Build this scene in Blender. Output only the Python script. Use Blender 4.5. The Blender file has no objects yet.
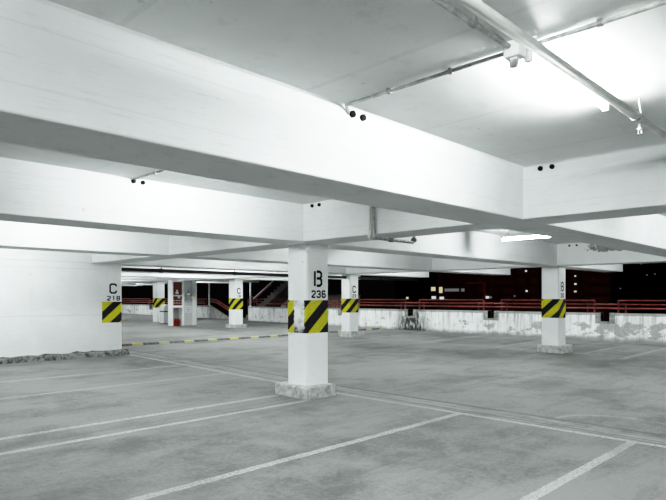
import bpy, bmesh, math, random
from math import radians, sin, cos, pi
from mathutils import Vector, Matrix

random.seed(7)
COL = bpy.context.scene.collection
SC = bpy.context.scene

# ------------------------------------------------------------------ basics
CAM_H = 1.5
SOFFIT = 2.30
CEIL = 2.84

def fz(x, y):                      # the deck falls gently towards the camera bay
    e = 0.055 * max(0.0, min(1.0, (y - 6.2) / 7.2)) * (1 - max(0.0, min(1.0, (x - 6.3) / 6.0)))
    return 0.0065 * max(0.0, min(x, 20) - 5.8) + 0.0075 * max(0.0, y - 6.2) + e

def new_obj(name, bm, mat, parent=None, smooth=False):
    bmesh.ops.recalc_face_normals(bm, faces=bm.faces[:])
    me = bpy.data.meshes.new(name)
    bm.to_mesh(me); bm.free()
    for m in (mat if isinstance(mat, (list, tuple)) else [mat]):
        me.materials.append(m)
    if smooth:
        for p in me.polygons: p.use_smooth = True
    o = bpy.data.objects.new(name, me)
    COL.objects.link(o)
    if parent is not None: o.parent = parent
    return o

def box(bm, x0, x1, y0, y1, z0, z1, bev=0.0):
    vs = [bm.verts.new((x, y, z)) for x in (x0, x1) for y in (y0, y1) for z in (z0, z1)]
    idx = [(0,1,3,2),(4,6,7,5),(0,4,5,1),(2,3,7,6),(0,2,6,4),(1,5,7,3)]
    fs = [bm.faces.new([vs[i] for i in f]) for f in idx]
    if bev > 0:
        es = set(e for f in fs for e in f.edges)
        bmesh.ops.bevel(bm, geom=list(es), offset=bev, segments=2, affect='EDGES', profile=0.5)

def tube(bm, pts, r, n=10, cap=True):
    pts = [Vector(p) for p in pts]
    rings = []
    for i, p in enumerate(pts):
        if i == 0: d = pts[1] - pts[0]
        elif i == len(pts) - 1: d = pts[-1] - pts[-2]
        else: d = (pts[i+1] - pts[i]).normalized() + (pts[i] - pts[i-1]).normalized()
        d.normalize()
        a = Vector((0,0,1)) if abs(d.z) < 0.9 else Vector((1,0,0))
        u = d.cross(a).normalized(); v = d.cross(u).normalized()
        rr = r[i] if isinstance(r, (list, tuple)) else r
        rings.append([bm.verts.new(p + rr * (cos(2*pi*k/n) * u + sin(2*pi*k/n) * v)) for k in range(n)])
    for a, b in zip(rings, rings[1:]):
        for k in range(n):
            bm.faces.new((a[k], a[(k+1) % n], b[(k+1) % n], b[k]))
    if cap:
        bm.faces.new(rings[0][::-1]); bm.faces.new(rings[-1])

def prism(bm, pts, axis, a0, a1):
    """polygon pts (in the two other axes) extruded along axis"""
    def mk(p, a):
        return {'x': (a, p[0], p[1]), 'y': (p[0], a, p[1]), 'z': (p[0], p[1], a)}[axis]
    A = [bm.verts.new(mk(p, a0)) for p in pts]; B = [bm.verts.new(mk(p, a1)) for p in pts]
    bm.faces.new(A); bm.faces.new(B[::-1])
    n = len(pts)
    for i in range(n): bm.faces.new((A[i], A[(i+1) % n], B[(i+1) % n], B[i]))

def empty(name, loc=(0,0,0)):
    o = bpy.data.objects.new(name, None); COL.objects.link(o); o.location = loc
    o.empty_display_size = 0.1
    return o

def tag(o, label, cat, group=None):
    o['label'] = label; o['category'] = cat
    if group: o['group'] = group
    return o

def struct(name, bm, mat, parent=None):
    o = new_obj(name, bm, mat, parent)
    if parent is None: o['kind'] = 'structure'
    return o

def bmk(): return bmesh.new()

# ------------------------------------------------------------------ material helper
class NT:
    def __init__(s, name):
        s.m = bpy.data.materials.new(name); s.m.use_nodes = True
        s.t = s.m.node_tree; s.t.nodes.clear()
        s.out = s.t.nodes.new('ShaderNodeOutputMaterial')
        s.pos = None
    def n(s, typ, **kw):
        nd = s.t.nodes.new(typ)
        for k, v in kw.items(): setattr(nd, k, v)
        return nd
    def link(s, a, b): s.t.links.new(a, b)
    def setin(s, nd, i, v):
        if hasattr(v, 'links') or isinstance(v, bpy.types.NodeSocket): s.link(v, nd.inputs[i])
        else: nd.inputs[i].default_value = v
    def P(s):
        if s.pos is None: s.pos = s.n('ShaderNodeNewGeometry').outputs['Position']
        return s.pos
    def obj(s): return s.n('ShaderNodeTexCoord').outputs['Object']
    def xyz(s, v):
        nd = s.n('ShaderNodeSeparateXYZ'); s.link(v, nd.inputs[0]); return nd.outputs
    def math(s, op, a, b=0.0, c=None, clamp=False):
        nd = s.n('ShaderNodeMath', operation=op, use_clamp=clamp)
        s.setin(nd, 0, a); s.setin(nd, 1, b)
        if c is not None: s.setin(nd, 2, c)
        return nd.outputs[0]
    def scale(s, v, k):
        nd = s.n('ShaderNodeVectorMath', operation='MULTIPLY'); s.link(v, nd.inputs[0]); nd.inputs[1].default_value = k
        return nd.outputs[0]
    def noise(s, v, sc, det=4, rough=0.55, dist=0.0):
        nd = s.n('ShaderNodeTexNoise'); s.link(v, nd.inputs['Vector'])
        nd.inputs['Scale'].default_value = sc; nd.inputs['Detail'].default_value = det
        nd.inputs['Roughness'].default_value = rough; nd.inputs['Distortion'].default_value = dist
        return nd.outputs['Fac']
    def remap(s, v, a, b, c=0.0, d=1.0):
        nd = s.n('ShaderNodeMapRange'); nd.clamp = True; nd.interpolation_type = 'SMOOTHSTEP'
        s.setin(nd, 0, v); nd.inputs[1].default_value = a; nd.inputs[2].default_value = b
        nd.inputs[3].default_value = c; nd.inputs[4].default_value = d
        return nd.outputs[0]
    def mix(s, f, a, b):
        nd = s.n('ShaderNodeMix', data_type='RGBA')
        s.setin(nd, 0, f)
        for i, v in ((6, a), (7, b)):
            if isinstance(v, (tuple, list)): nd.inputs[i].default_value = (*v[:3], 1)
            else: s.link(v, nd.inputs[i])
        return nd.outputs[2]
    def band(s, v, lo, hi):
        return s.math('MULTIPLY', s.math('GREATER_THAN', v, lo), s.math('LESS_THAN', v, hi))
    def done(s, col, rough=0.6, bump=None, bstr=0.3, bdist=0.01, metal=0.0, spec=0.4, emit=None, estr=0.0):
        b = s.n('ShaderNodeBsdfPrincipled')
        if isinstance(col, (tuple, list)): b.inputs['Base Color'].default_value = (*col[:3], 1)
        else: s.link(col, b.inputs['Base Color'])
        s.setin(b, 'Roughness', rough); b.inputs['Metallic'].default_value = metal
        b.inputs['Specular IOR Level'].default_value = spec
        if emit is not None:
            b.inputs['Emission Color'].default_value = (*emit, 1); b.inputs['Emission Strength'].default_value = estr
        if bump is not None:
            bn = s.n('ShaderNodeBump'); bn.inputs['Strength'].default_value = bstr; bn.inputs['Distance'].default_value = bdist
            s.link(bump, bn.inputs['Height']); s.link(bn.outputs[0], b.inputs['Normal'])
        s.link(b.outputs[0], s.out.inputs[0])
        return s.m

def plain(name, col, rough=0.5, metal=0.0, var=0.15, sc=20, spec=0.4):
    s = NT(name)
    f = s.noise(s.P(), sc, 4)
    c = s.mix(s.remap(f, 0.3, 0.7), tuple(max(0, v * (1 - var)) for v in col), tuple(min(1, v * (1 + var)) for v in col))
    return s.done(c, rough, metal=metal, spec=spec)

def emission(name, col, st):
    s = NT(name)
    f = s.noise(s.P(), 3.0, 2)
    e = s.n('ShaderNodeEmission'); e.inputs[0].default_value = (*col, 1)
    s.link(s.remap(f, 0.2, 0.8, st * 0.92, st * 1.08), e.inputs[1])
    s.link(e.outputs[0], s.out.inputs[0])
    return s.m

WHITE = (0.86, 0.885, 0.885)
def white_paint(name, base=WHITE, boards=None, dirt=0.5, patch=None):
    """painted cast concrete: faint board marks, hairline scuffs, blotches; patch = (x0,x1,y0,y1,z0,z1) of flaked paint"""
    s = NT(name); P = s.P()
    big = s.noise(P, 0.9, 5, 0.6)
    fine = s.noise(P, 38, 3)
    c = s.mix(s.remap(big, 0.3, 0.75), tuple(v * 0.88 for v in base), base)
    # scuffs stretched along the beams
    st = s.noise(s.scale(P, (1.6, 1.6, 34.0)), 2.6, 6, 0.78)
    c = s.mix(s.math('MULTIPLY', s.remap(st, 0.53, 0.68), 0.60 * dirt), c, (0.42, 0.42, 0.40))
    # tiny pits
    vn = s.n('ShaderNodeTexVoronoi'); s.link(P, vn.inputs['Vector']); vn.inputs['Scale'].default_value = 2.6
    pit = s.math('LESS_THAN', vn.outputs['Distance'], 0.045)
    c = s.mix(s.math('MULTIPLY', pit, 0.7 * dirt), c, (0.20, 0.20, 0.19))
    # smudges running down
    dr = s.noise(s.scale(P, (3.0, 3.0, 0.5)), 1.6, 5, 0.65)
    c = s.mix(s.math('MULTIPLY', s.remap(dr, 0.6, 0.78), 0.25 * dirt), c, (0.50, 0.50, 0.47))
    h = s.math('MULTIPLY', fine, 0.35)
    if boards:
        x = s.xyz(P)
        fr = s.math('FRACT', s.math('DIVIDE', x['XYZ'.index(boards[0])], boards[1]))
        ln = s.math('LESS_THAN', fr, 0.03)
        c = s.mix(s.math('MULTIPLY', ln, 0.16), c, (0.4, 0.4, 0.39))
        h = s.math('SUBTRACT', h, s.math('MULTIPLY', ln, 0.5))
    if patch:
        x = s.xyz(P)
        m = None
        for i in range(3):
            a, b = patch[2*i], patch[2*i+1]
            k = s.math('MULTIPLY', s.remap(x[i], a - 0.25*(b-a), a + 0.25*(b-a)), s.remap(x[i], b - 0.25*(b-a), b + 0.25*(b-a), 1, 0))
            m = k if m is None else s.math('MULTIPLY', m, k)
        nz = s.noise(P, 4.6, 8, 0.78)
        mm = s.remap(s.math('ADD', nz, s.math('MULTIPLY', m, 0.5)), 0.69, 0.73)
        gr = s.mix(s.noise(P, 14, 5), (0.07, 0.072, 0.07), (0.36, 0.37, 0.36))
        c = s.mix(mm, c, gr)
        h = s.math('SUBTRACT', h, mm)
    return s.done(c, 0.55, bump=h, bstr=0.25, bdist=0.012)

# ------------------------------------------------------------------ materials
M = {}
M['beam'] = white_paint('white beam paint', boards=('Z', 0.27))
M['beam_flaked'] = white_paint('flaking beam paint', patch=(14.0, 14.4, 3.1, 5.25, 2.60, 2.87))
M['ceiling'] = white_paint('white ceiling paint', base=(0.83, 0.85, 0.845), boards=('X', 1.25), patch=(4.0, 5.6, 0.55, 0.95, 2.6, 3.0), dirt=0.35)
M['wall'] = white_paint('white wall paint', boards=('Z', 1.07), dirt=0.6)
M['column'] = white_paint('white column paint', dirt=0.6)

def floor_mat():
    s = NT('worn grey deck concrete'); P = s.P(); X = s.xyz(P); x, y = X[0], X[1]
    w = s.math('MULTIPLY', s.math('SUBTRACT', s.noise(P, 9, 5), 0.5), 0.045)
    xw = s.math('ADD', x, w); yw = s.math('ADD', y, w)
    big = s.noise(P, 0.32, 6, 0.62, 0.6); mid = s.noise(P, 1.5, 6, 0.65, 0.4); fine = s.noise(P, 21, 6, 0.78)
    streak = s.noise(s.scale(P, (0.25, 1.6, 1)), 1.2, 5, 0.6)
    v = s.math('ADD', s.math('ADD', s.math('MULTIPLY', big, 0.55), s.math('MULTIPLY', mid, 0.55)), s.math('ADD', s.math('MULTIPLY', fine, 0.34), s.math('MULTIPLY', streak, 0.25)))
    c = s.mix(s.remap(v, 0.66, 0.92), (0.074, 0.0755, 0.0735), (0.200, 0.203, 0.198))
    grit = s.noise(P, 55, 4, 0.75); scr = s.noise(s.scale(P, (1.2, 14.0, 1)), 2.0, 6, 0.75); scr2 = s.noise(s.scale(P, (16.0, 1.5, 1)), 1.6, 6, 0.75)
    c = s.mix(s.math('MULTIPLY', s.remap(grit, 0.52, 0.72), 0.45), c, (0.035, 0.035, 0.034))
    c = s.mix(s.math('MULTIPLY', s.remap(scr, 0.58, 0.72), 0.35), c, (0.26, 0.265, 0.26))
    c = s.mix(s.math('MULTIPLY', s.remap(scr2, 0.58, 0.72), 0.25), c, (0.04, 0.04, 0.04))
    # oil and tyre stains
    oil = s.noise(P, 0.75, 5, 0.6, 0.8)
    c = s.mix(s.math('MULTIPLY', s.remap(oil, 0.55, 0.70), 0.36), c, (0.075, 0.075, 0.072))
    tyre = s.noise(s.scale(P, (0.5, 4.0, 1)), 1.1, 4, 0.5, 1.2)
    c = s.mix(s.math('MULTIPLY', s.remap(tyre, 0.56, 0.68), 0.32), c, (0.085, 0.085, 0.085))
    vo = s.n('ShaderNodeTexVoronoi'); s.link(P, vo.inputs['Vector']); vo.inputs['Scale'].default_value = 1.6
    c = s.mix(s.math('MULTIPLY', s.math('LESS_THAN', vo.outputs['Distance'], 0.035), 0.6), c, (0.07, 0.07, 0.07))
    # oval stain lying beyond the kerb strip
    ex = s.math('DIVIDE', s.math('SUBTRACT', xw, 9.75), 0.9); ey = s.math('DIVIDE', s.math('SUBTRACT', yw, 15.15), 0.32)
    el = s.math('ADD', s.math('MULTIPLY', ex, ex), s.math('MULTIPLY', ey, ey))
    c = s.mix(s.remap(el, 0.3, 1.3, 0.7, 0.0), c, (0.07, 0.07, 0.07))
    # gutter along the cross beam: dark joints, rubbed whitish strip between
    gut = s.math('MULTIPLY', s.band(xw, 6.52, 6.92), s.remap(s.noise(s.scale(P, (5, 0.8, 1)), 1.6, 6, 0.7), 0.42, 0.58))
    c = s.mix(s.math('MULTIPLY', gut, 0.6), c, (0.30, 0.305, 0.30))
    for a, b, k in ((6.565, 6.60, 0.75), (6.70, 6.725, 0.45), (6.87, 6.95, 0.65)):
        c = s.mix(s.math('MULTIPLY', s.band(xw, a, b), k), c, (0.055, 0.055, 0.055))
    jt = s.math('MULTIPLY', s.band(s.math('ADD', y, s.math('MULTIPLY', w, 0.3)), 6.372, 6.392), s.math('LESS_THAN', x, 5.6))
    c = s.mix(s.math('MULTIPLY', jt, 0.8), c, (0.10, 0.10, 0.10))
    # painted bay lines
    lines = [('y', 1.95, .047, -9, 6.42), ('y', 4.02, .048, -9, 6.42), ('y', 6.11, .045, -9, 5.72), ('y', 6.725, .05, -9, 5.62),
             ('y', 9.15, .05, -9, 6.4), ('y', 10.75, .05, -9, 6.3), ('x', 6.41, .045, -9, 13.2),
             ('y', 4.6, .06, 14.2, 18.9), ('y', 5.72, .05, 14.9, 18.9), ('y', 8.2, .06, 14.9, 18.9), ('y', 10.6, .06, 14.9, 18.9), ('y', 2.2, .06, 14.2, 18.9),
             ('y', 12.9, .06, 14.9, 18.9), ('x', 14.9, .05, -2, 13)]
    m = None
    for ax, cc, hw, lo, hi in lines:
        q, o = (yw, x) if ax == 'y' else (xw, y)
        k = s.math('MULTIPLY', s.math('LESS_THAN', s.math('ABSOLUTE', s.math('SUBTRACT', q, cc)), hw), s.band(o, lo, hi))
        if ax == 'x' and cc > 10 or lo > 10: k = s.math('MULTIPLY', k, 0.45)
        if cc > 9 and ax == 'y' and lo < 0: k = s.math('MULTIPLY', k, 0.6)
        m = k if m is None else s.math('MAXIMUM', m, k)
    # a faint scraped arc beyond the gutter
    ax_ = s.math('SUBTRACT', xw, 7.0); ay_ = s.math('SUBTRACT', yw, 2.25)
    rr = s.math('SQRT', s.math('ADD', s.math('MULTIPLY', ax_, ax_), s.math('MULTIPLY', s.math('MULTIPLY', ay_, ay_), 0.6)))
    arc = s.math('MULTIPLY', s.math('MULTIPLY', s.band(rr, 0.55, 0.60), s.math('GREATER_THAN', xw, 6.95)), 0.5)
    m = s.math('MAXIMUM', m, arc)
    wear = s.remap(s.noise(P, 34, 6, 0.8), 0.36, 0.56)
    wear2 = s.remap(s.noise(P, 1.3, 3, 0.5), 0.25, 0.55, 0.45, 1.0)
    c = s.mix(s.math('MULTIPLY', s.math('MULTIPLY', m, wear), s.math('MULTIPLY', wear2, 0.85)), c, (0.42, 0.43, 0.425))
    rough = s.remap(mid, 0.3, 0.7, 0.62, 0.80)
    return s.done(c, rough, bump=s.math('ADD', s.math('MULTIPLY', fine, 0.5), s.math('MULTIPLY', mid, 0.4)), bstr=0.3, bdist=0.012, spec=0.2)
M['floor'] = floor_mat()

def parapet_mat():
    s = NT('weathered white parapet'); P = s.P(); X = s.xyz(P); y, z = X[1], X[2]
    c = s.mix(s.remap(s.noise(P, 1.1, 5, 0.6), 0.3, 0.7), (0.66, 0.675, 0.67), (0.84, 0.86, 0.86))
    # flaked grey patches low on the wall, more towards the near end
    near = s.remap(y, 5.0, 12.0, 0.125, 0.02)
    low = s.remap(s.math('ABSOLUTE', s.math('SUBTRACT', z, 0.48)), 0.10, 0.42, 0.03, -0.16)
    pn = s.math('ADD', s.noise(s.scale(P, (1, 1.0, 1.5)), 1.9, 7, 0.7), s.math('ADD', near, low))
    c = s.mix(s.math('MULTIPLY', s.remap(pn, 0.60, 0.66), 0.85), c, s.mix(s.noise(P, 9, 5), (0.11, 0.113, 0.11), (0.44, 0.45, 0.44)))
    # rain streaks
    stv = s.noise(s.scale(P, (1, 7.0, 0.55)), 1.5, 5, 0.6)
    c = s.mix(s.math('MULTIPLY', s.remap(stv, 0.48, 0.66), s.remap(z, 0.25, 0.95, 0.3, 0.9)), c, (0.27, 0.275, 0.26))
    # pour joints
    fr = s.math('FRACT', s.math('DIVIDE', y, 0.62))
    c = s.mix(s.math('MULTIPLY', s.math('LESS_THAN', fr, 0.035), 0.35), c, (0.22, 0.22, 0.21))
    # dirty top band and sooty foot
    c = s.mix(s.remap(s.math('ADD', z, s.math('MULTIPLY', s.noise(P, 6, 4), 0.1)), 0.955, 0.985, 0.0, 0.85), c, (0.23, 0.235, 0.225))
    c = s.mix(s.remap(s.math('SUBTRACT', z, s.math('MULTIPLY', s.noise(P, 3, 5), 0.3)), -0.02, 0.16, 0.75, 0.0), c, (0.10, 0.10, 0.095))
    # black mould round one drain slot
    dy = s.math('ABSOLUTE', s.math('SUBTRACT', y, 14.2))
    mo = s.math('MULTIPLY', s.remap(s.math('ADD', dy, s.math('MULTIPLY', z, 0.45)), 0.30, 1.45, 1.25, 0.0), s.remap(s.noise(s.scale(P, (1, 2.6, 0.8)), 3.6, 7, 0.8), 0.32, 0.58))
    c = s.mix(s.math('MINIMUM', mo, 0.97), c, (0.006, 0.0065, 0.006))
    return s.done(c, 0.75, bump=s.noise(P, 16, 5), bstr=0.3, bdist=0.01)
M['parapet'] = parapet_mat()
M['render'] = plain('grey cement render', (0.22, 0.225, 0.215), 0.85, var=0.35, sc=9)

def rough_concrete(name, a, b, white=0.0):
    s = NT(name); P = s.P()
    n1 = s.noise(P, 9, 6, 0.7); n2 = s.noise(P, 30, 4, 0.7)
    c = s.mix(s.remap(n1, 0.38, 0.62), a, b)
    c = s.mix(s.math('MULTIPLY', s.remap(s.noise(P, 5, 5, 0.7), 0.48, 0.6), white), c, (0.7, 0.72, 0.71))
    return s.done(c, 0.85, bump=s.math('ADD', n1, n2), bstr=0.6, bdist=0.02)
M['pedestal'] = rough_concrete('chipped plinth concrete', (0.27, 0.275, 0.268), (0.50, 0.51, 0.50), 0.3)
M['kerb'] = rough_concrete('broken kerb concrete', (0.03, 0.03, 0.029), (0.22, 0.225, 0.22), 0.12)

def hazard_mat(name, c0=0.0, worn=False):
    s = NT(name); O = s.obj(); X = s.xyz(O)
    t = s.math('ADD', s.math('MULTIPLY', s.math('SUBTRACT', X[0], X[1]), 0.89), s.math('SUBTRACT', 1.456, X[2]))
    fr = s.math('FRACT', s.math('DIVIDE', s.math('ADD', t, c0 + 4.2), 0.42))
    blk = s.math('LESS_THAN', fr, 0.49)
    nz = s.noise(O, 26, 5, 0.7)
    ye = s.mix(s.remap(nz, 0.35, 0.7), (0.40, 0.385, 0.012), (0.52, 0.50, 0.03))
    bl = s.mix(s.remap(nz, 0.3, 0.75), (0.004, 0.004, 0.005), (0.014, 0.014, 0.015))
    c = s.mix(blk, ye, bl)
    ch = s.remap(s.noise(O, 17, 5, 0.7), 0.70, 0.74)
    c = s.mix(s.math('MULTIPLY', ch, 0.8), c, (0.5, 0.5, 0.48))
    if worn:   # rubbed-through paint on the face turned to the driving lane (local -x face)
        face = s.math('LESS_THAN', X[0], -0.21)
        jit = s.math('MULTIPLY', s.math('SUBTRACT', s.noise(O, 13, 5, 0.7), 0.5), 0.09)
        yy = s.math('ADD', X[1], jit)
        m = s.math('MULTIPLY', face, s.math('MULTIPLY', s.remap(yy, 0.055, 0.075, 1.0, 0.0), s.remap(yy, -0.165, -0.150, 0.0, 1.0)))
        rub = s.mix(s.remap(s.noise(s.scale(O, (1, 1, 0.6)), 5, 4, 0.6), 0.50, 0.68), (0.80, 0.82, 0.82), (0.40, 0.41, 0.42))
        foot = s.remap(s.math('ADD', X[2], jit), 1.02, 1.10, 1.0, 0.0)
        rub = s.mix(foot, rub, s.mix(s.remap(s.noise(O, 12, 5, 0.7), 0.4, 0.6), (0.04, 0.04, 0.045), (0.50, 0.51, 0.52)))
        c = s.mix(m, c, rub)
    return s.done(c, 0.8, spec=0.12)
M['hazard_worn'] = hazard_mat('worn hazard stripes', 0.13, True)
M['hazard'] = hazard_mat('hazard stripes', 0.13)
M['stencil'] = plain('black stencil paint', (0.004, 0.004, 0.005), 0.85, var=0.4, spec=0.1)
def bump_mat():
    s = NT('kerb strip black and yellow'); P = s.P(); X = s.xyz(P)
    fr = s.math('FRACT', s.math('DIVIDE', X[0], 0.84))
    f = s.noise(P, 14, 5, 0.7)
    k = s.mix(s.remap(f, 0.3, 0.7), (0.05, 0.05, 0.052), (0.15, 0.15, 0.155))
    yv = s.mix(s.remap(f, 0.42, 0.60), (0.42, 0.40, 0.07), (0.30, 0.30, 0.27))
    return s.done(s.mix(s.math('LESS_THAN', fr, 0.40), k, yv), 0.7)
M['strip'] = bump_mat()
M['red_rail'] = plain('red oxide railing paint', (0.13, 0.020, 0.015), 0.5, var=0.45, sc=6)
M['red_box'] = plain('red enamel', (0.105, 0.017, 0.011), 0.4, var=0.12)
M['red_ext'] = plain('bright red enamel', (0.24, 0.012, 0.009), 0.3, var=0.1)
M['pipe_grey'] = plain('grey conduit paint', (0.36, 0.37, 0.36), 0.5, var=0.3)
def pipe_white():
    s = NT('chipped cream pipe paint'); P = s.P()
    c = s.mix(s.remap(s.noise(P, 9, 5), 0.3, 0.7), (0.74, 0.74, 0.70), (0.86, 0.87, 0.85))
    c = s.mix(s.remap(s.noise(P, 22, 5, 0.7), 0.68, 0.74), c, (0.10, 0.08, 0.06))
    return s.done(c, 0.5)
M['pipe_white'] = pipe_white()
M['black'] = plain('black rubber', (0.006, 0.006, 0.006), 0.9, spec=0.1)
M['pipe_black'] = plain('black pipe paint', (0.02, 0.02, 0.021), 0.45, var=0.4)
M['metal'] = plain('dull galvanised steel', (0.30, 0.30, 0.29), 0.45, 0.7)
M['fixture'] = plain('white enamelled steel', (0.80, 0.81, 0.81), 0.4, var=0.05)
M['tube'] = emission('lit fluorescent tube', (0.95, 1.0, 0.99), 455)
M['sign_blue'] = plain('faded blue-grey sign', (0.27, 0.30, 0.36), 0.5, var=0.3, sc=12)
M['sign_white'] = plain('white sign plate', (0.72, 0.73, 0.74), 0.5, var=0.08)
M['sign_yellow'] = plain('yellow sign paint', (0.62, 0.55, 0.05), 0.5)
M['sign_grey'] = plain('grey sign print', (0.36, 0.36, 0.38), 0.5)
M['bin'] = plain('pale grey box enamel', (0.62, 0.64, 0.65), 0.45, var=0.08)
M['recess'] = plain('shaded cabinet lining', (0.30, 0.305, 0.31), 0.6, var=0.1)  # shade inside the cabinet recess is put into this colour
M['pillar'] = plain('shaded pillar paint', (0.52, 0.53, 0.53), 0.6, var=0.08, sc=3)  # white pillar, greyed to carry the shade on its sign face
M['stairs'] = plain('grey stair concrete', (0.30, 0.305, 0.30), 0.8, var=0.25, sc=5)
M['stair_dark'] = plain('shade-darkened stair concrete', (0.10, 0.10, 0.10), 0.85, var=0.3, sc=4)  # stair concrete darkened to stand in for shade on the upper flight
M['city_dark'] = plain('dark night facade', (0.012, 0.009, 0.009), 0.9, var=0.5, sc=0.4)
M['city_red'] = None
def city_red():
    s = NT('dim red-lit facade'); P = s.P(); X = s.xyz(P)
    f1 = s.math('GREATER_THAN', s.math('FRACT', s.math('DIVIDE', X[1], 2.2)), 0.45)
    f2 = s.math('GREATER_THAN', s.math('FRACT', s.math('DIVIDE', X[2], 1.6)), 0.4)
    k = s.math('MULTIPLY', s.math('MULTIPLY', f1, f2), s.remap(s.noise(P, 0.12, 4), 0.35, 0.7))
    b = s.n('ShaderNodeBsdfPrincipled'); b.inputs['Base Color'].default_value = (0.03, 0.015, 0.012, 1)
    b.inputs['Roughness'].default_value = 0.9
    b.inputs['Emission Color'].default_value = (0.5, 0.10, 0.06, 1)
    s.link(s.math('ADD', s.math('MULTIPLY', k, 0.016), 0.005), b.inputs['Emission Strength'])
    s.link(b.outputs[0], s.out.inputs[0]); return s.m
M['city_red'] = city_red()
M['city_frame'] = plain('red frame', (0.25, 0.03, 0.025), 0.7)
_s = NT('red-lit frame'); M['city_frame'] = _s.done(_s.mix(_s.noise(_s.P(), 0.4, 3), (0.2, 0.02, 0.02), (0.3, 0.04, 0.03)), 0.8, emit=(0.5, 0.06, 0.045), estr=0.03)
M['lit_white'] = emission('lit white window', (0.9, 0.95, 1.0), 0.8)
M['lit_warm'] = emission('lit warm window', (1.0, 0.85, 0.55), 0.7)
M['lit_dim'] = emission('dim window', (0.9, 0.9, 0.95), 0.16)

# ------------------------------------------------------------------ camera + world
TH = radians(44.6)
cam = bpy.data.cameras.new('camera'); camo = bpy.data.objects.new('camera', cam); COL.objects.link(camo)
camo.location = (0, 0, CAM_H); camo.rotation_euler = (pi/2, 0, TH - pi/2)
cam.sensor_width = 36.0; cam.lens = 572.0 / 666.0 * 36.0
cam.shift_y = (297.3 - 250.0) / 666.0
cam.clip_start = 0.05; cam.clip_end = 1000
SC.camera = camo

w = bpy.data.worlds.new('night sky'); SC.world = w; w.use_nodes = True
wn = w.node_tree.nodes; bg = wn['Background']
bg.inputs[0].default_value = (0.055, 0.045, 0.05, 1); bg.inputs[1].default_value = 0.03
SC.view_settings.view_transform = 'Standard'
SC.view_settings.look = 'None'
SC.view_settings.exposure = 0.0
SC.view_settings.use_curve_mapping = True          # soft film shoulder for the tube-lit whites
cmap = SC.view_settings.curve_mapping
cmap.white_level = (3.0, 3.0, 3.0)
cv = cmap.curves[3]
for px_, py_ in ((0.02, 0.047), (0.06, 0.172), (0.13, 0.39), (0.22, 0.61), (0.36, 0.82), (0.60, 0.95)): cv.points.new(px_, py_)
cmap.update()

# ------------------------------------------------------------------ setting: deck, slab, beams
bm = bmk()
xs = [-9, 0, 5.8, 6.3, 8.3, 10.3, 12.3, 16, 20.0]; ys = [-9, 0, 6.2, 8.6, 11, 13.4, 17, 22, 30, 46]
gv = {(i, j): bm.verts.new((x, y, fz(x, y))) for i, x in enumerate(xs) for j, y in enumerate(ys)}
for i in range(len(xs)-1):
    for j in range(len(ys)-1):
        bm.faces.new((gv[i,j], gv[i+1,j], gv[i+1,j+1], gv[i,j+1]))
struct('floor', bm, M['floor'])

bm = bmk(); box(bm, -9, 19.15, -9, 46, CEIL, CEIL + 0.22)
struct('ceiling', bm, M['ceiling'])

BY = [(-4.6, -4.0), (-0.95, -0.38), (2.74, 3.30), (6.10, 6.68), (9.88, 10.46), (13.40, 13.98), (17.1, 17.68), (20.75, 21.33),
      (24.4, 24.98), (27.1, 27.68), (30.8, 31.38), (34.5, 35.08), (38.2, 38.78), (41.9, 42.5)]
beams_y = []
for y0, y1 in BY:
    bm = bmk(); box(bm, -9, 19.1, y0, y1, SOFFIT, CEIL + 0.01, 0.012)
    beams_y.append(struct('ceiling_beam', bm, M['beam']))
BX = [(-3.1, -2.5), (5.57, 6.15), (14.23, 14.81)]
beams_x = []
for x0, x1 in BX:
    bm = bmk(); box(bm, x0, x1, -9, 46, SOFFIT + 0.004, CEIL + 0.01, 0.012)
    beams_x.append(struct('cross_beam', bm, M['beam_flaked'] if x0 > 14 else M['beam']))

# mortar fillets where the near beams meet the slab
bm = bmk(); prism(bm, [(2.742, CEIL - 0.02), (2.742, CEIL), (2.730, CEIL)], 'x', -9, 5.57); new_obj('mortar_fillet', bm, M['beam'], beams_y[2])
bm = bmk(); prism(bm, [(5.572, CEIL - 0.015), (5.572, CEIL), (5.552, CEIL)], 'y', -0.38, 2.72); new_obj('mortar_fillet', bm, M['beam'], beams_x[1])

# pairs of black sleeves let into the beams below the slab
def sleeve(parent, p, axis):
    bm = bmk(); p = Vector(p); d = Vector((1,0,0)) if axis == 'x' else Vector((0,1,0))
    tube(bm, [p + d*0.02, p - d*0.022], 0.024, 12)
    o = new_obj('pipe_sleeve', bm, M['black'], parent); return o
for x in (2.965, 3.075): sleeve(beams_y[2], (x, 2.74, 2.79), 'y')
for x in (2.995, 3.105): sleeve(beams_y[3], (x, 6.10, 2.80), 'y')
for y in (2.555, 2.435): sleeve(beams_x[1], (5.57, y, 2.795), 'x')
for y in (5.90, 5.755): sleeve(beams_x[1], (5.57, y, 2.795), 'x')
for y in (5.79, 5.61): sleeve(beams_x[2], (14.23, y, 2.78), 'x')

# wall on the left with its broken concrete foot
WY = 13.40
bm = bmk(); box(bm, -9, 5.80, WY, WY + 0.45, fz(0, WY) - 0.05, SOFFIT + 0.0)
struct('wall_left', bm, M['wall'])
bm = bmk()
n = 90; prof = []
random.seed(3)
xa, xb = -9.0, 6.42
prev = None
for i in range(n + 1):
    x = xa + (xb - xa) * i / n
    g = fz(x, WY - 0.1)
    dpt = 0.13 + random.uniform(-0.035, 0.03); ht = 0.145 + random.uniform(-0.035, 0.025)
    cur = [bm.verts.new((x, WY + 0.02, g - 0.03)), bm.verts.new((x, WY - dpt, g - 0.03)), bm.verts.new((x, WY - dpt + 0.02, g + ht * 0.65)),
           bm.verts.new((x, WY - 0.04, g + ht)), bm.verts.new((x, WY + 0.02, g + ht))]
    if prev:
        for k in range(4): bm.faces.new((prev[k], cur[k], cur[k+1], prev[k+1]))
    else: bm.faces.new(cur)
    prev = cur
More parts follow.
